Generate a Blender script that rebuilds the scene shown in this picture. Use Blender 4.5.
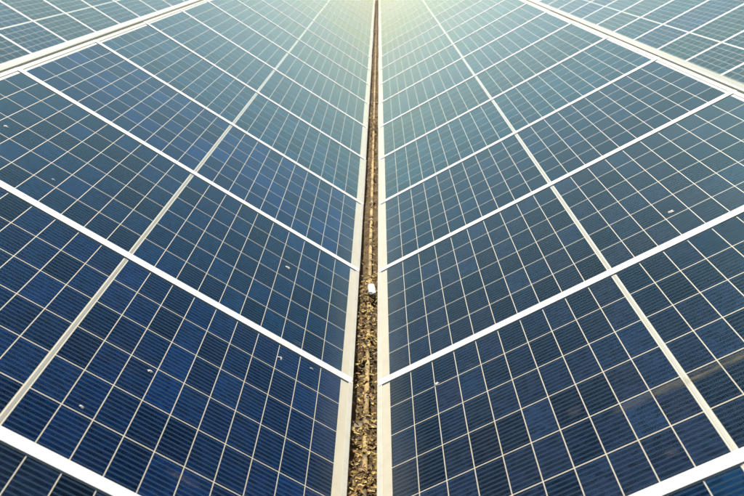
import bpy, math, random
from mathutils import Matrix, Vector

random.seed(7)
for o in list(bpy.data.objects):
    bpy.data.objects.remove(o)
scene = bpy.context.scene
COL = scene.collection

# ------------------------------------------------------------------ camera
CAM_H, PITCH, ROLL = 1.50, 0.3654, -0.0219
cam_data = bpy.data.cameras.new('camera')
cam_data.sensor_width = 36.0
cam_data.lens = 813.36 / 744.0 * 36.0
cam_data.clip_start = 0.05
cam_data.clip_end = 3000.0
cam_data.dof.use_dof = True
cam_data.dof.focus_distance = 3.3
cam_data.dof.aperture_fstop = 5.6
cam = bpy.data.objects.new('camera', cam_data)
COL.objects.link(cam)
fw = Vector((0, math.cos(PITCH), -math.sin(PITCH)))
uh = Vector((0, math.sin(PITCH), math.cos(PITCH)))
xh = Vector((1, 0, 0))
rv = xh * math.cos(ROLL) - uh * math.sin(ROLL)
uv = xh * math.sin(ROLL) + uh * math.cos(ROLL)
m = Matrix.Identity(4)
for i in range(3):
    m[i][0], m[i][1], m[i][2] = rv[i], uv[i], -fw[i]
m[2][3] = CAM_H
cam.matrix_world = m
scene.camera = cam

# ------------------------------------------------------------------ sky, sun, exposure
SUN_AZ = math.radians(-5)      # measured from +Y towards +X: ahead and a little to the left
SUN_EL = math.radians(43)
world = bpy.data.worlds.new('World')
scene.world = world
world.use_nodes = True
wn, wl = world.node_tree.nodes, world.node_tree.links
wn.clear()
sky = wn.new('ShaderNodeTexSky')
sky.sky_type = 'NISHITA'
sky.sun_disc = False
sky.sun_elevation = SUN_EL
sky.sun_rotation = SUN_AZ
sky.air_density = 1.0
sky.dust_density = 2.2
sky.ozone_density = 1.0
bg = wn.new('ShaderNodeBackground')
bg.inputs['Strength'].default_value = 0.11
wo = wn.new('ShaderNodeOutputWorld')
wl.new(sky.outputs[0], bg.inputs[0])
wl.new(bg.outputs[0], wo.inputs[0])

sd = bpy.data.lights.new('sun', 'SUN')
sd.energy = 4.6
sd.angle = math.radians(0.55)
sd.color = (1.0, 0.93, 0.80)
sun = bpy.data.objects.new('sun', sd)
COL.objects.link(sun)
sdir = Vector((math.sin(SUN_AZ) * math.cos(SUN_EL), math.cos(SUN_AZ) * math.cos(SUN_EL), math.sin(SUN_EL)))
sun.rotation_euler = (-sdir).to_track_quat('-Z', 'Y').to_euler()
sun.location = sdir * 30

vs = scene.view_settings
vs.view_transform = 'Standard'
vs.look = 'None'
vs.exposure = 0.52
vs.gamma = 1.0
vs.use_curve_mapping = False


# ------------------------------------------------------------------ helpers
def new_mesh(name, verts, faces, mat=None, uvs=None, smooth=False):
    me = bpy.data.meshes.new(name)
    me.from_pydata(verts, [], faces)
    if uvs:
        lay = me.uv_layers.new(name='UVMap')
        for i, uvc in enumerate(uvs):
            lay.data[i].uv = uvc
    if smooth:
        me.polygons.foreach_set('use_smooth', [True] * len(me.polygons))
    me.update()
    if mat:
        me.materials.append(mat)
    return me


def link(name, me, parent=None, loc=(0, 0, 0), rot=None):
    o = bpy.data.objects.new(name, me)
    COL.objects.link(o)
    o.location = loc
    if rot:
        o.rotation_euler = rot
    if parent:
        o.parent = parent
    return o


def tag(o, label=None, cat=None, group=None, kind=None):
    if label: o['label'] = label
    if cat: o['category'] = cat
    if group: o['group'] = group
    if kind: o['kind'] = kind
    return o


class MB:
    """collects boxes and extrusions for one mesh"""
    def __init__(self):
        self.v, self.f, self.uv = [], [], []

    def box(self, x0, x1, y0, y1, z0, z1, c=0.0):
        if c <= 0:
            self.prof([(y0, z0), (y1, z0), (y1, z1), (y0, z1)], x0, x1)
        else:
            self.prof([(y0, z0), (y1, z0), (y1, z1 - c), (y1 - c, z1), (y0 + c, z1), (y0, z1 - c)], x0, x1)

    def prof(self, p, a0, a1, axis='x'):
        b, n = len(self.v), len(p)
        for a in (a0, a1):
            for (q, z) in p:
                self.v.append((a, q, z) if axis == 'x' else (q, a, z))
        fl = axis == 'y'
        def add(face):
            self.f.append(tuple(reversed(face)) if fl else tuple(face))
        for i in range(n):
            j = (i + 1) % n
            add((b + i, b + n + i, b + n + j, b + j)[::-1] if False else (b + j, b + n + j, b + n + i, b + i)[::-1])
        add([b + i for i in range(n)][::-1])
        add([b + n + i for i in range(n)])

    def tube(self, x, z, r, y0, y1, n=14):
        self.prof([(x + r * math.cos(2 * math.pi * k / n), z + r * math.sin(2 * math.pi * k / n)) for k in range(n)], y0, y1, 'y')

    def mesh(self, name, mat, smooth=False):
        me = new_mesh(name, self.v, self.f, mat, smooth=smooth)
        return me


def mat_new(name):
    ma = bpy.data.materials.new(name)
    ma.use_nodes = True
    nt = ma.node_tree
    nt.nodes.clear()
    out = nt.nodes.new('ShaderNodeOutputMaterial')
    return ma, nt, out


def N(nt, typ, **kw):
    n = nt.nodes.new(typ)
    for k, v in kw.items():
        if k.startswith('i_'):
            n.inputs[k[2:].replace('_', ' ')].default_value = v
        else:
            setattr(n, k, v)
    return n


def math_n(nt, op, a, b=None, c=None):
    n = nt.nodes.new('ShaderNodeMath')
    n.operation = op
    for i, v in enumerate((a, b, c)):
        if v is None:
            continue
        if isinstance(v, (int, float)):
            n.inputs[i].default_value = v
        else:
            nt.links.new(v, n.inputs[i])
    return n.outputs[0]


def ramp(nt, fac, stops):
    r = nt.nodes.new('ShaderNodeValToRGB')
    el = r.color_ramp.elements
    while len(el) < len(stops):
        el.new(0.5)
    for e, (p, c) in zip(el, stops):
        e.position = p
        e.color = (c[0], c[1], c[2], 1)
    nt.links.new(fac, r.inputs[0])
    return r.outputs[0]


def mixc(nt, fac, a, b, typ='MIX'):
    n = nt.nodes.new('ShaderNodeMix')
    n.data_type = 'RGBA'
    n.blend_type = typ
    for s, v in ((n.inputs[0], fac), (n.inputs[6], a), (n.inputs[7], b)):
        if isinstance(v, (int, float)):
            s.default_value = v
        elif isinstance(v, tuple):
            s.default_value = (v[0], v[1], v[2], 1)
        else:
            nt.links.new(v, s)
    return n.outputs[2]


def noise(nt, vec, scale, detail=4, rough=0.55):
    n = N(nt, 'ShaderNodeTexNoise')
    n.inputs['Scale'].default_value = scale
    n.inputs['Detail'].default_value = detail
    n.inputs['Roughness'].default_value = rough
    if vec is not None:
        nt.links.new(vec, n.inputs['Vector'])
    return n.outputs['Fac']


def world_pos(nt):
    return N(nt, 'ShaderNodeNewGeometry').outputs['Position']


# ------------------------------------------------------------------ materials
def weathered(name, col, dirt, rough=0.45, amount=0.5, scale=9.0, metallic=0.0, bump=0.0, contrast=(0.45, 0.75)):
    ma, nt, out = mat_new(name)
    p = world_pos(nt)
    n1 = noise(nt, p, scale, 6, 0.62)
    n2 = noise(nt, p, scale * 9, 4, 0.6)
    s = math_n(nt, 'ADD', math_n(nt, 'MULTIPLY', n1, 0.65), math_n(nt, 'MULTIPLY', n2, 0.35))
    mr = N(nt, 'ShaderNodeMapRange')
    mr.inputs[1].default_value, mr.inputs[2].default_value = contrast
    mr.inputs[4].default_value = amount
    nt.links.new(s, mr.inputs[0])
    c = mixc(nt, mr.outputs[0], col, dirt)
    b = N(nt, 'ShaderNodeBsdfPrincipled')
    nt.links.new(c, b.inputs['Base Color'])
    b.inputs['Roughness'].default_value = rough
    b.inputs['Metallic'].default_value = metallic
    if bump:
        bp = N(nt, 'ShaderNodeBump')
        bp.inputs['Strength'].default_value = bump
        bp.inputs['Distance'].default_value = 0.004
        nt.links.new(n2, bp.inputs['Height'])
        nt.links.new(bp.outputs[0], b.inputs['Normal'])
    nt.links.new(b.outputs[0], out.inputs[0])
    return ma


M_BAR = weathered('white_enamel', (0.72, 0.71, 0.67), (0.44, 0.41, 0.34), 0.45, 0.8, 7.0, contrast=(0.5, 0.72))
M_FRAME = weathered('anodised_frame', (0.47, 0.45, 0.37), (0.34, 0.30, 0.21), 0.42, 0.6, 14.0)
M_BACK = weathered('cream_backsheet', (0.52, 0.47, 0.35), (0.42, 0.36, 0.24), 0.6, 0.6, 12.0)
M_RIBBON = weathered('tinned_ribbon', (0.20, 0.21, 0.17), (0.15, 0.14, 0.10), 0.4, 0.5, 20.0)
M_CAP = weathered('galvanised_cap', (0.33, 0.36, 0.29), (0.33, 0.29, 0.20), 0.5, 0.6, 4.0)
M_ROOF = weathered('roof_sheet', (0.38, 0.39, 0.38), (0.25, 0.22, 0.17), 0.5, 0.7, 2.0)
M_GUTTER = weathered('gutter_steel', (0.16, 0.13, 0.08), (0.30, 0.20, 0.08), 0.75, 0.9, 7.0, bump=0.5)
M_PIPE = weathered('dusty_conduit', (0.46, 0.33, 0.13), (0.07, 0.045, 0.018), 0.8, 1.0, 9.0, bump=0.5, contrast=(0.42, 0.62))
M_SOIL = weathered('gutter_silt', (0.16, 0.10, 0.035), (0.03, 0.02, 0.010), 0.95, 1.0, 22.0, bump=1.0)
M_WHITE = weathered('white_plastic', (0.86, 0.86, 0.84), (0.7, 0.68, 0.62), 0.35, 0.3, 30.0)
M_DROP = weathered('dried_dropping', (0.62, 0.60, 0.54), (0.25, 0.24, 0.20), 0.9, 0.9, 90.0)
M_GROUND = weathered('dry_ground', (0.20, 0.19, 0.11), (0.10, 0.12, 0.05), 0.95, 1.0, 0.3)


def make_cell_mat():
    ma, nt, out = mat_new('silicon_cell')
    uvn = N(nt, 'ShaderNodeUVMap')
    sep = N(nt, 'ShaderNodeSeparateXYZ')
    nt.links.new(uvn.outputs[0], sep.inputs[0])
    info = N(nt, 'ShaderNodeObjectInfo')
    geo = N(nt, 'ShaderNodeNewGeometry')
    rnd = math_n(nt, 'FRACT', math_n(nt, 'ADD', info.outputs['Random'], geo.outputs['Random Per Island']))
    rnd2 = math_n(nt, 'FRACT', math_n(nt, 'MULTIPLY', rnd, 7.31))
    # crystal colour differs from cell to cell
    tintr = ramp(nt, rnd, [(0.0, (0.75, 0.80, 0.85)), (0.35, (1.0, 1.0, 0.95)), (0.65, (0.8, 1.15, 1.25)), (0.85, (1.45, 1.0, 0.85)), (1.0, (0.6, 1.35, 1.5))])
    base = mixc(nt, 1.0, info.outputs['Color'], tintr, 'MULTIPLY')
    val = math_n(nt, 'ADD', 0.55, math_n(nt, 'MULTIPLY', rnd2, 0.95))
    comb = N(nt, 'ShaderNodeCombineXYZ')
    for i in range(3):
        nt.links.new(val, comb.inputs[i])
    base = mixc(nt, 1.0, base, comb.outputs[0], 'MULTIPLY')
    # crystal grain
    vor = N(nt, 'ShaderNodeTexVoronoi')
    vor.inputs['Scale'].default_value = 55
    nt.links.new(geo.outputs['Position'], vor.inputs['Vector'])
    sv = N(nt, 'ShaderNodeSeparateColor')
    nt.links.new(vor.outputs['Color'], sv.inputs[0])
    g = math_n(nt, 'ADD', 0.65, math_n(nt, 'MULTIPLY', sv.outputs[0], 0.7))
    cg = N(nt, 'ShaderNodeCombineXYZ')
    for i in range(3):
        nt.links.new(g, cg.inputs[i])
    base = mixc(nt, 1.0, base, cg.outputs[0], 'MULTIPLY')
    # nine wires along the string
    fr = math_n(nt, 'FRACT', math_n(nt, 'MULTIPLY', sep.outputs[1], 9.0))
    d = math_n(nt, 'ABSOLUTE', math_n(nt, 'SUBTRACT', fr, 0.5))
    wr = N(nt, 'ShaderNodeMapRange', interpolation_type='SMOOTHSTEP')
    nt.links.new(d, wr.inputs[0])
    wr.inputs[1].default_value, wr.inputs[2].default_value = 0.05, 0.24
    wr.inputs[3].default_value, wr.inputs[4].default_value = 1.0, 0.0
    wire = wr.outputs[0]
    base = mixc(nt, math_n(nt, 'MULTIPLY', wire, 0.85), base, (0.024, 0.046, 0.078))
    b = N(nt, 'ShaderNodeBsdfPrincipled')
    nt.links.new(base, b.inputs['Base Color'])
    b.inputs['Roughness'].default_value = 0.45
    b.inputs['Specular IOR Level'].default_value = 0.0
    nt.links.new(b.outputs[0], out.inputs[0])
    return ma


M_CELL = make_cell_mat()


def make_glass_mat():
    """textured solar glass with a thin film of dust"""
    ma, nt, out = mat_new('solar_glass')
    p = world_pos(nt)
    tr = N(nt, 'ShaderNodeBsdfTransparent')
    gl = N(nt, 'ShaderNodeBsdfGlossy')
    gl.inputs['Roughness'].default_value = 0.22
    geo = N(nt, 'ShaderNodeNewGeometry')
    dot = N(nt, 'ShaderNodeVectorMath', operation='DOT_PRODUCT')
    nt.links.new(geo.outputs['Normal'], dot.inputs[0])
    nt.links.new(geo.outputs['Incoming'], dot.inputs[1])
    graz = math_n(nt, 'SUBTRACT', 1.0, math_n(nt, 'ABSOLUTE', dot.outputs['Value']))
    fres = math_n(nt, 'MULTIPLY_ADD', math_n(nt, 'POWER', graz, 6.0), 0.84, 0.003)
    mx = N(nt, 'ShaderNodeMixShader')
    # anti-reflection coating: bluish green seen steeply, almost neutral at grazing angles
    nt.links.new(mixc(nt, math_n(nt, 'POWER', fres, 0.6), (0.34, 0.80, 0.98), (1.0, 0.98, 0.74)), gl.inputs['Color'])
    nt.links.new(fres, mx.inputs[0])
    nt.links.new(tr.outputs[0], mx.inputs[1])
    nt.links.new(gl.outputs[0], mx.inputs[2])
    du = N(nt, 'ShaderNodeBsdfDiffuse')
    du.inputs['Color'].default_value = (0.46, 0.44, 0.36, 1)
    s = noise(nt, p, 4.0, 3, 0.7)
    mr = N(nt, 'ShaderNodeMapRange')
    mr.inputs[1].default_value, mr.inputs[2].default_value = 0.36, 0.75
    mr.inputs[3].default_value, mr.inputs[4].default_value = 0.0005, 0.010
    nt.links.new(s, mr.inputs[0])
    tc = N(nt, 'ShaderNodeTexCoord')
    sx = N(nt, 'ShaderNodeSeparateXYZ')
    nt.links.new(tc.outputs['Object'], sx.inputs[0])
    edge = N(nt, 'ShaderNodeMapRange', interpolation_type='SMOOTHSTEP')
    nt.links.new(sx.outputs[0], edge.inputs[0])
    edge.inputs[1].default_value, edge.inputs[2].default_value = -0.03, 0.14
    edge.inputs[3].default_value, edge.inputs[4].default_value = 0.11, 0.0
    mp = N(nt, 'ShaderNodeMapping')
    mp.inputs['Scale'].default_value = (1.2, 26.0, 1.0)
    nt.links.new(tc.outputs['Object'], mp.inputs[0])
    st = noise(nt, mp.outputs[0], 1.6, 3, 0.6)
    sr = N(nt, 'ShaderNodeMapRange')
    nt.links.new(st, sr.inputs[0])
    sr.inputs[1].default_value, sr.inputs[2].default_value = 0.55, 0.80
    sr.inputs[4].default_value = 0.030
    dust = math_n(nt, 'ADD', math_n(nt, 'MULTIPLY_ADD', edge.outputs[0], s, mr.outputs[0]), math_n(nt, 'MULTIPLY', sr.outputs[0], s))
    info = N(nt, 'ShaderNodeObjectInfo')
    nt.links.new(math_n(nt, 'MULTIPLY_ADD', info.outputs['Random'], 0.04, 0.15), gl.inputs['Roughness'])
    m2 = N(nt, 'ShaderNodeMixShader')
    nt.links.new(dust, m2.inputs[0])
    nt.links.new(mx.outputs[0], m2.inputs[1])
    nt.links.new(du.outputs[0], m2.inputs[2])
    nt.links.new(m2.outputs[0], out.inputs[0])
    return ma


M_GLASS = make_glass_mat()


def make_smear_mat(name, col, dens, scale, stretch=(1, 1, 1)):
    ma, nt, out = mat_new(name)
    uvn = N(nt, 'ShaderNodeUVMap')
    sep = N(nt, 'ShaderNodeSeparateXYZ')
    nt.links.new(uvn.outputs[0], sep.inputs[0])
    def hump(v, pw):
        a = math_n(nt, 'MULTIPLY', math_n(nt, 'MULTIPLY', v, math_n(nt, 'SUBTRACT', 1.0, v)), 4.0)
        return math_n(nt, 'POWER', math_n(nt, 'MAXIMUM', a, 0.0), pw)
    tc = N(nt, 'ShaderNodeTexCoord')
    mp = N(nt, 'ShaderNodeMapping')
    mp.inputs['Scale'].default_value = stretch
    nt.links.new(tc.outputs['Object'], mp.inputs[0])
    n = noise(nt, mp.outputs[0], scale, 6, 0.65)
    mr = N(nt, 'ShaderNodeMapRange')
    mr.inputs[1].default_value, mr.inputs[2].default_value = 0.35, 0.7
    nt.links.new(n, mr.inputs[0])
    f = math_n(nt, 'MULTIPLY', math_n(nt, 'MULTIPLY', hump(sep.outputs[0], 0.8), hump(sep.outputs[1], 1.2)), mr.outputs[0])
    f = math_n(nt, 'MULTIPLY', f, dens)
    tr = N(nt, 'ShaderNodeBsdfTransparent')
    du = N(nt, 'ShaderNodeBsdfDiffuse')
    du.inputs['Color'].default_value = (*col, 1)
    mx = N(nt, 'ShaderNodeMixShader')
    nt.links.new(f, mx.inputs[0])
    nt.links.new(tr.outputs[0], mx.inputs[1])
    nt.links.new(du.outputs[0], mx.inputs[2])
    nt.links.new(mx.outputs[0], out.inputs[0])
    return ma


M_SMEAR = make_smear_mat('beige_smear', (0.34, 0.31, 0.20), 0.34, 12, (1, 3, 1))
M_SCUFF = make_smear_mat('dirt_scuff', (0.36, 0.32, 0.26), 0.13, 60)


def make_leaf_mat():
    ma, nt, out = mat_new('dry_leaf')
    geo = N(nt, 'ShaderNodeNewGeometry')
    c = ramp(nt, geo.outputs['Random Per Island'], [(0.0, (0.03, 0.02, 0.008)), (0.35, (0.16, 0.09, 0.025)), (0.55, (0.50, 0.33, 0.08)), (0.85, (0.70, 0.54, 0.19)), (1.0, (0.30, 0.10, 0.05))])
    b = N(nt, 'ShaderNodeBsdfPrincipled')
    nt.links.new(c, b.inputs['Base Color'])
    b.inputs['Roughness'].default_value = 0.75
    nt.links.new(b.outputs[0], out.inputs[0])
    return ma


M_LEAF = make_leaf_mat()

# ------------------------------------------------------------------ layout of the roof
W = 1.058                       # panel pitch along the valley
TH_L, TH_R = 0.5486, 0.5252     # slopes
PITCH_V = 3.32                  # valley to valley
END_Y = 27.0
RAIL = 0.020
MARG = 0.047
U_END = 1.736 + 0.030            # far edge of a panel up the slope


def slope_pt(x0, z0, s, th, u, w):
    """point u up the slope and w above it"""
    return (x0 + s * u * math.cos(th) - s * w * math.sin(th), z0 + u * math.sin(th) + w * math.cos(th))


# ---- folded sheet roof carrying the panels, with valley gutters
def ground_and_roof():
    me = new_mesh('ground', [(-1500, -1500, -4.5), (1500, -1500, -4.5), (1500, 1500, -4.5), (-1500, 1500, -4.5)], [(0, 1, 2, 3)], M_GROUND)
    tag(link('ground', me), kind='structure')
    prof = []
    for k in range(-4, 5):
        c = k * PITCH_V
        g = 0.075
        prof += [(c - PITCH_V / 2, 0.84), (c - g, -0.09), (c - g, -0.17), (c + g, -0.17), (c + g, -0.09)]
    prof.append((4 * PITCH_V + PITCH_V / 2, 0.84))
    v, f = [], []
    for (x, z) in prof:
        v += [(x, -1.2, z), (x, END_Y, z)]
    for i in range(len(prof) - 1):
        f.append((2 * i, 2 * i + 2, 2 * i + 3, 2 * i + 1))
    x0, x1 = prof[0][0], prof[-1][0]
    # closing walls below the eaves
    for y in (-1.2, END_Y):
        b = len(v)
        v += [(x, y, z) for (x, z) in prof] + [(x1, y, -4.6), (x0, y, -4.6)]
        f.append(tuple(range(b, len(v))))
    tag(link('roof', new_mesh('roof', v, f, M_ROOF)), kind='structure')


ground_and_roof()

# ------------------------------------------------------------------ solar panel meshes (shared)
CU, CV = 0.0858, 0.1690


def cell_uv_pos(k, j):
    u = CU * (k + 0.5) + (0.0175 if k >= 10 else 0.0025)
    return u, (j - 2.5) * CV


hx, hy = (CU - 0.0027) / 2, (CV - 0.0042) / 2
cv_ = [(-hx, -hy, -0.00035), (hx, -hy, -0.00035), (hx, hy, -0.00035), (-hx, hy, -0.00035),
       (-hx, -hy, 0.0), (hx, -hy, 0.0), (hx, hy, 0.0), (-hx, hy, 0.0)]
cf_ = [(4, 5, 6, 7), (0, 1, 5, 4), (1, 2, 6, 5), (2, 3, 7, 6), (3, 0, 4, 7)]
cuv = [(0, 0), (1, 0), (1, 1), (0, 1)] + [(0, 0.001)] * 16
ME_CELL = new_mesh('cell', cv_, cf_, M_CELL, cuv)

v, f, uvs = [], [], []
for k in range(20):
    for j in range(6):
        cu, cvv = cell_uv_pos(k, j)
        b = len(v)
        v += [(cu - hx, cvv - hy, 0), (cu + hx, cvv - hy, 0), (cu + hx, cvv + hy, 0), (cu - hx, cvv + hy, 0)]
        f.append((b, b + 1, b + 2, b + 3))
        uvs += [(0, 0), (1, 0), (1, 1), (0, 1)]
ME_CELLS = new_mesh('cells', v, f, M_CELL, uvs)

HALF = W / 2 - 0.002
mb = MB()
mb.prof([(-MARG, -0.035), (-MARG + RAIL, -0.035), (-MARG + RAIL, 0.0024), (-MARG + RAIL - 0.001, 0.0027), (-MARG + 0.0015, 0.0027), (-MARG, 0.0015)], -HALF, HALF, 'y')
mb.prof([(U_END - RAIL, -0.035), (U_END, -0.035), (U_END, 0.0015), (U_END - 0.0015, 0.0027), (U_END - RAIL + 0.001, 0.0027), (U_END - RAIL, 0.0024)], -HALF, HALF, 'y')
for sgn in (-1, 1):
    a, c = sorted((sgn * HALF, sgn * (HALF - 0.012)))
    mb.box(-MARG + RAIL, U_END - RAIL, a, c, -0.035, 0.0026)
ME_FRAME = mb.mesh('frame', M_FRAME)
mb = MB(); mb.box(-MARG + RAIL, U_END - RAIL, -HALF + 0.012, HALF - 0.012, -0.006, -0.0004)
ME_BACK = mb.mesh('backsheet', M_BACK)
g = 0.0018
ME_GLASS = new_mesh('glass_pane', [(-MARG + RAIL, -HALF + 0.012, g), (U_END - RAIL, -HALF + 0.012, g), (U_END - RAIL, HALF - 0.012, g), (-MARG + RAIL, HALF - 0.012, g)], [(0, 1, 2, 3)], M_GLASS)
mb = MB(); mb.box(0.868 - 0.0042, 0.868 + 0.0042, -0.506, 0.506, -0.00035, 0.0006)
ME_RIBBON = mb.mesh('ribbon', M_RIBBON)
mb = MB(); mb.box(-MARG + 0.006, U_END - 0.001, -0.021, 0.021, 0.0029, 0.0038, 0.0006)
ME_BAR = mb.mesh('cover_strip', M_BAR)

ORD = ['first', 'second', 'third', 'fourth', 'fifth', 'sixth', 'seventh', 'eighth', 'ninth', 'tenth', 'eleventh', 'twelfth', 'thirteenth',
       'fourteenth', 'fifteenth', 'sixteenth', 'seventeenth', 'eighteenth', 'nineteenth', 'twentieth', 'twenty-first', 'twenty-second',
       'twenty-third', 'twenty-fourth', 'twenty-fifth', 'twenty-sixth']

BLUE = (0.0016, 0.0135, 0.048)
NAVY = (0.0040, 0.0105, 0.030)
TEAL = (0.0025, 0.0250, 0.043)
GREEN = (0.0080, 0.0270, 0.026)
GREY = (0.0110, 0.0190, 0.024)
SLATE = (0.0075, 0.0130, 0.028)


JR = random.Random(5)


def panel(x0, y0, z0, s, th, i, label, group, tint, separate):
    root = bpy.data.objects.new('solar_panel', None)
    COL.objects.link(root)
    root.empty_display_size = 0.1
    ct, st = math.cos(th), math.sin(th)
    mm = Matrix(((s * ct, 0, -s * st, x0), (0, s, 0, y0 + (i + 0.5) * W), (st, 0, ct, z0), (0, 0, 0, 1)))
    mm = mm @ Matrix.Translation((JR.uniform(-0.002, 0.002), 0, JR.uniform(-0.0001, 0.0001))) @ Matrix.Rotation(math.radians(JR.uniform(-0.015, 0.015)), 4, 'X') @ Matrix.Rotation(math.radians(JR.uniform(-0.008, 0.008)), 4, 'Y')
    root.matrix_world = mm
    tag(root, label, 'solar panel', group)
    link('frame', ME_FRAME, root)
    link('backsheet', ME_BACK, root)
    link('ribbon', ME_RIBBON, root)
    link('glass_pane', ME_GLASS, root)
    link('cover_strip', ME_BAR, root, (0, -s * W / 2, 0))
    if separate:
        for k in range(20):
            for j in range(6):
                cu, cvv = cell_uv_pos(k, j)
                c = link('cell', ME_CELL, root, (cu, cvv, 0))
                c.color = (*tint, 1)
    else:
        c = link('cells', ME_CELLS, root)
        c.color = (*tint, 1)
        c['kind'] = 'stuff'
    return root


def jitter(t, a=0.18):
    return tuple(x * random.uniform(1 - a, 1 + a) for x in t)


NEAR = {}
ROWS = {  # x0, y0, z0, side, slope
    'L': (-0.0980, 2.6037, 0.0, -1, TH_L),
    'R': (0.0716, 2.5768, 0.0086, 1, TH_R),
}
TL = {-2: NAVY, -1: BLUE, 0: BLUE, 1: BLUE, 2: TEAL, 3: TEAL, 4: TEAL}
TR = {-2: BLUE, -1: SLATE, 0: SLATE, 1: NAVY, 2: TEAL, 3: GREEN, 4: TEAL, 5: TEAL}
for key, tl in (('L', TL), ('R', TR)):
    x0, y0, z0, s, th = ROWS[key]
    side = 'left' if s < 0 else 'right'
    for i in range(-2, 19):
        t = tl.get(i, random.choice((TEAL, GREEN, TEAL, BLUE)))
        NEAR[key, i] = panel(x0, y0, z0, s, th, i,
              'blue solar panel on the %s slope beside the central gutter, %s from the camera' % (side, ORD[i + 2]),
              'panels on the %s slope of the central valley' % side, jitter(t), i <= 4)

# the facing slopes of the next valleys, seen over the ridges
for (x0, y0, z0, s, th, i0, i1, tints) in (
        (-3.32, 10.95, 0.037, -1, TH_L, -3, 7, (NAVY, BLUE, GREY, GREEN, TEAL)),
        (3.31, 13.0, -0.010, 1, TH_R, -5, 6, (GREY, GREY, GREEN, BLUE, TEAL))):
    side = 'left' if s < 0 else 'right'
    for q, i in enumerate(range(i0, i1)):
        t = tints[q] if q < len(tints) else random.choice((TEAL, GREEN, BLUE))
        panel(x0, y0, z0, s, th, i,
              'solar panel seen beyond the %s ridge, %s from the camera in that far row' % (side, ORD[q]),
              'panels beyond the %s ridge' % side, jitter(t), False)

# ------------------------------------------------------------------ ridge caps
for key in 'LR':
    x0, y0, z0, s, th = ROWS[key]
    xe, ze = slope_pt(x0, z0, s, th, U_END, 0.0)
    xa, za = slope_pt(x0, z0, s, th, U_END + 0.012, -0.012)
    mb = MB()
    # folded flashing: short flange, flat top, falling back face
    p = [(xa, za - 0.02), (xa, za + 0.010), (xa + s * 0.008, za + 0.016), (xa + s * 0.066, za + 0.016), (xa + s * 0.095, za - 0.02), (xa + s * 0.085, za - 0.03)]
    if s < 0:
        p = p[::-1]
    mb.prof(p, -0.9, END_Y - 0.3, 'y')
    o = link('ridge_cap', mb.mesh('ridge_cap', M_CAP))
    tag(o, 'pale metal ridge cap running along the top of the %s slope' % ('left' if s < 0 else 'right'), 'ridge cap', 'ridge caps')

# ------------------------------------------------------------------ the gutter between the slopes
mb = MB()
mb.prof([(-0.074, -0.168), (0.074, -0.168), (0.074, -0.164), (-0.074, -0.164)], -1.1, END_Y - 0.2, 'y')
tag(link('gutter', mb.mesh('gutter', M_GUTTER)), kind='structure')

# conduit lying along the gutter with couplers
PX = -0.008
pipe = link('conduit', None)
tag(pipe, 'dusty yellow-brown conduit pipe running along the central gutter', 'pipe')
mb = MB(); mb.tube(PX, -0.090, 0.0095, -1.0, END_Y - 0.5)
link('tube', mb.mesh('tube', M_PIPE, True), pipe)
for y in (2.42, 4.6, 8.4, 11.6, 15.0, 19.0):
    mb = MB(); mb.tube(PX, -0.090, 0.0130, y, y + 0.06)
    link('coupler', mb.mesh('coupler', M_PIPE, True), pipe)
    mb = MB(); mb.box(PX - 0.05, PX + 0.05, y + 0.02, y + 0.045, -0.116, -0.108)
    link('bracket', mb.mesh('bracket', M_GUTTER), pipe)


# silt heaped in the gutter
def silt():
    rr = random.Random(3)
    v, f = [], []
    nx, ny = 7, 400
    for j in range(ny):
        y = -0.9 + j * 0.06
        hump = 0.03 + 0.022 * math.sin(y * 1.7) + 0.016 * math.sin(y * 4.1 + 1)
        if 1.4 < y < 2.3 or 2.9 < y < 3.7:
            hump += 0.034
        for i in range(nx):
            x = -0.0735 + 0.147 * i / (nx - 1)
            v.append((x, y, -0.163 + max(0.001, hump + rr.uniform(-0.010, 0.010) - 0.02 * abs(x) / 0.07)))
    for j in range(ny - 1):
        for i in range(nx - 1):
            a = j * nx + i
            f.append((a, a + 1, a + nx + 1, a + nx))
    o = link('silt', new_mesh('silt', v, f, M_SOIL, smooth=False))
    tag(o, 'brown silt lying in the central gutter', 'silt', kind='stuff')


silt()


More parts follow.
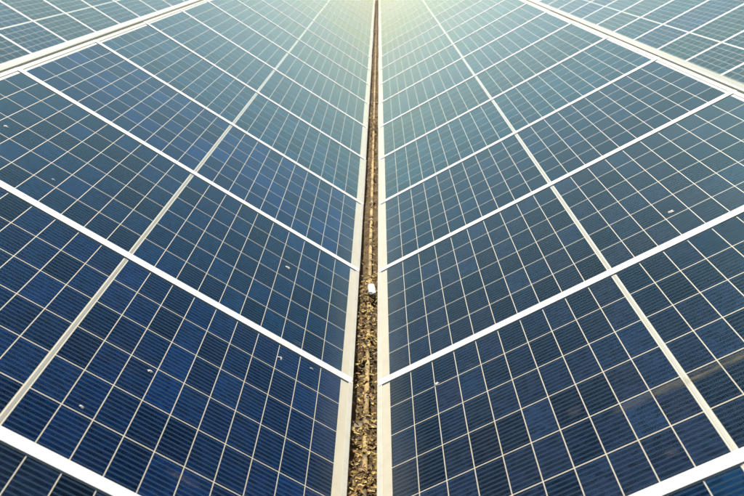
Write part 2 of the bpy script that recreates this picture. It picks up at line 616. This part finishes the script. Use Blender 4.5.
def leaves():
    rr = random.Random(11)
    v, f = [], []
    def leaf(x, y, z, ln, wd):
        a = rr.uniform(0, 6.28)
        ca, sa = math.cos(a), math.sin(a)
        t1, t2 = rr.uniform(-0.5, 0.5), rr.uniform(-0.4, 0.4)
        pts = [(-ln, 0, 0), (-ln * .3, -wd, .3 * wd), (ln * .5, -wd * .7, .25 * wd), (ln, 0, 0.1 * wd), (ln * .5, wd * .7, .35 * wd), (-ln * .3, wd, .3 * wd), (0, 0, -.15 * wd)]
        b = len(v)
        for (px, py, pz) in pts:
            pz += px * t1 + py * t2
            v.append((x + px * ca - py * sa, y + px * sa + py * ca, z + pz))
        for i in range(6):
            f.append((b + 6, b + i, b + (i + 1) % 6))
    def spread(n, y0, y1, zc, zs):
        for _ in range(n):
            y = rr.uniform(y0, y1)
            leaf(rr.uniform(-0.066, 0.066), y, zc + rr.uniform(0, zs), rr.uniform(0.004, 0.013), rr.uniform(0.002, 0.006))
    spread(1100, 1.3, 2.42, -0.105, 0.035)
    def over_pipe(n, y0, y1):
        for _ in range(n):
            leaf(-0.008 + rr.gauss(0, 0.014), rr.uniform(y0, y1), rr.uniform(-0.086, -0.076), rr.uniform(0.005, 0.015), rr.uniform(0.003, 0.007))
    over_pipe(330, 1.3, 2.15)
    over_pipe(80, 2.15, 2.9)
    over_pipe(210, 2.95, 3.75)
    over_pipe(130, 3.75, 8.0)
    over_pipe(90, 7.0, 7.5)
    spread(160, 2.42, 2.95, -0.118, 0.02)
    spread(520, 2.95, 3.72, -0.105, 0.03)
    spread(700, 3.7, 12.0, -0.122, 0.02)
    spread(60, 7.0, 7.6, -0.095, 0.03)
    spread(220, 12.0, 24.0, -0.12, 0.02)
    o = link('leaf_litter', new_mesh('leaf_litter', v, f, M_LEAF))
    tag(o, 'yellow and brown dry leaf litter caught in the central gutter', 'leaf litter', kind='stuff')


leaves()


# ------------------------------------------------------------------ pixel of the photograph -> point on a slope (used only to look up positions)
def on_slope(px, py, key):
    x0, y0, z0, s, th = ROWS[key]
    d = rv * ((px - 372) / 813.36) - uv * ((py - 248) / 813.36) + fw
    nrm = Vector((-s * math.sin(th), 0, math.cos(th)))
    t = (Vector((x0, 0, z0)) - Vector((0, 0, CAM_H))).dot(nrm) / d.dot(nrm)
    q = Vector((0, 0, CAM_H)) + d * t
    u = (q.x - x0) * s * math.cos(th) + (q.z - z0) * math.sin(th)
    return u, q.y, math.floor((q.y - y0) / W)


def blob_mesh(name, r, h, mat, seed, squash=1.0):
    rr = random.Random(seed)
    n = 17
    v = [(0, 0, h)]
    for ring, hh in ((0.5, 0.8), (1.0, 0.0)):
        for k in range(n):
            a = 2 * math.pi * k / n
            q = r * ring * rr.uniform(0.35, 1.35)
            v.append((q * math.cos(a), q * math.sin(a) * squash, h * hh))
    f = [(0, 1 + k, 1 + (k + 1) % n) for k in range(n)]
    f += [(1 + k, 1 + n + k, 1 + n + (k + 1) % n, 1 + (k + 1) % n) for k in range(n)]
    return new_mesh(name, v, f, mat, smooth=True)


DROPS = [(288, 268, 'L', 0.011, 'white bird dropping on the third left panel from the camera, level with the white scrap'),
         (280.5, 358.5, 'L', 0.010, 'white bird dropping on a grid line just below a left cover strip'),
         (311.5, 369.5, 'L', 0.007, 'small grey bird dropping just below a left cover strip, close to the gutter'),
         (150, 372, 'L', 0.008, 'white bird dropping in the middle of the second left panel from the camera'),
         (81.5, 407.5, 'L', 0.006, 'bird dropping at lower left, the one nearest to the bottom cover strip'),
         (6, 127, 'L', 0.010, 'bird dropping at the far left edge high on the left slope'),
         (53, 180, 'L', 0.006, 'tiny bird speck on the left slope above the long cover strip'),
         (436.5, 384.5, 'R', 0.010, 'white bird dropping with a drip on the right slope near the gutter'),
         (671, 212, 'R', 0.011, 'white bird dropping on a dark panel high on the right slope')]
for n, (px, py, key, r, lab) in enumerate(DROPS):
    u, y, i = on_slope(px, py, key)
    x0, y0, z0, s, th = ROWS[key]
    x, z = slope_pt(x0, z0, s, th, u, 0.0020)
    o = link('bird_dropping', blob_mesh('bird_dropping', r, 0.003, M_DROP, n, random.uniform(0.7, 1.0)))
    ct, st = math.cos(th), math.sin(th)
    o.matrix_world = Matrix(((s * ct, 0, -s * st, x), (0, s, 0, y), (st, 0, ct, z), (0, 0, 0, 1)))
    tag(o, lab, 'bird dropping', 'bird droppings on the panels')


# dirt scuffs and one beige streak on the glass
def smear(px, py, key, lu, ly, mat, name, dw=0.0024):
    u, y, i = on_slope(px, py, key)
    x0, y0, z0, s, th = ROWS[key]
    root = NEAR[key, i]
    yl = (y - (y0 + (i + 0.5) * W)) * s
    me = new_mesh(name, [(-lu, -ly, 0), (lu, -ly, 0), (lu, ly, 0), (-lu, ly, 0)], [(0, 1, 2, 3)], mat, [(0, 0), (1, 0), (1, 1), (0, 1)])
    return link(name, me, root, (u, yl, dw))


smear(695, 377, 'R', 0.24, 0.022, M_SMEAR, 'beige_streak')  # long beige band across the slope, broken by noise, fading at its edges
smear(575, 412, 'R', 0.022, 0.030, M_SCUFF, 'dirt_scuff')
smear(672, 453, 'R', 0.018, 0.018, M_SCUFF, 'dirt_scuff')
smear(470, 366, 'R', 0.02, 0.012, M_SCUFF, 'dirt_scuff')
smear(183, 480, 'L', 0.05, 0.014, M_SCUFF, 'dirt_scuff')
smear(300, 345, 'L', 0.03, 0.02, M_SCUFF, 'dirt_scuff')

# small white clip box wedged in the gutter
def on_level(px, py, z):
    d = rv * ((px - 372) / 813.36) - uv * ((py - 248) / 813.36) + fw
    t = (z - CAM_H) / d.z
    return d.x * t, d.y * t


cx, cy = on_level(371.6, 294.0, -0.075)
rr = random.Random(21)
v = []
for zz, k in ((0.0, 1.0), (0.006, 1.05), (0.012, 0.98), (0.014, 0.82)):
    for q in range(9):
        a = 2 * math.pi * q / 9 + 0.3
        sx, sy = 0.018 * math.copysign(abs(math.cos(a)) ** 0.6, math.cos(a)), 0.046 * math.copysign(abs(math.sin(a)) ** 0.6, math.sin(a))
        v.append((sx * k * rr.uniform(0.85, 1.1), sy * k * rr.uniform(0.85, 1.1), zz + rr.uniform(-0.003, 0.003)))
f = [tuple(range(8, -1, -1)), tuple(range(27, 36))]
for l in range(3):
    for q in range(9):
        f.append((l * 9 + q, l * 9 + (q + 1) % 9, (l + 1) * 9 + (q + 1) % 9, (l + 1) * 9 + q))
scrap = link('plastic_scrap', new_mesh('plastic_scrap', v, f, M_WHITE), None, (cx, cy + 0.02, -0.066), (0.10, 0.05, 0.12))
tag(scrap, 'small white plastic scrap caught in the central gutter beside the pipe', 'scrap')

# ------------------------------------------------------------------ render settings
scene.render.engine = 'CYCLES'
scene.cycles.transparent_max_bounces = 8
scene.cycles.max_bounces = 3
scene.cycles.diffuse_bounces = 2
scene.cycles.glossy_bounces = 2
scene.cycles.transmission_bounces = 1
scene.render.film_transparent = False
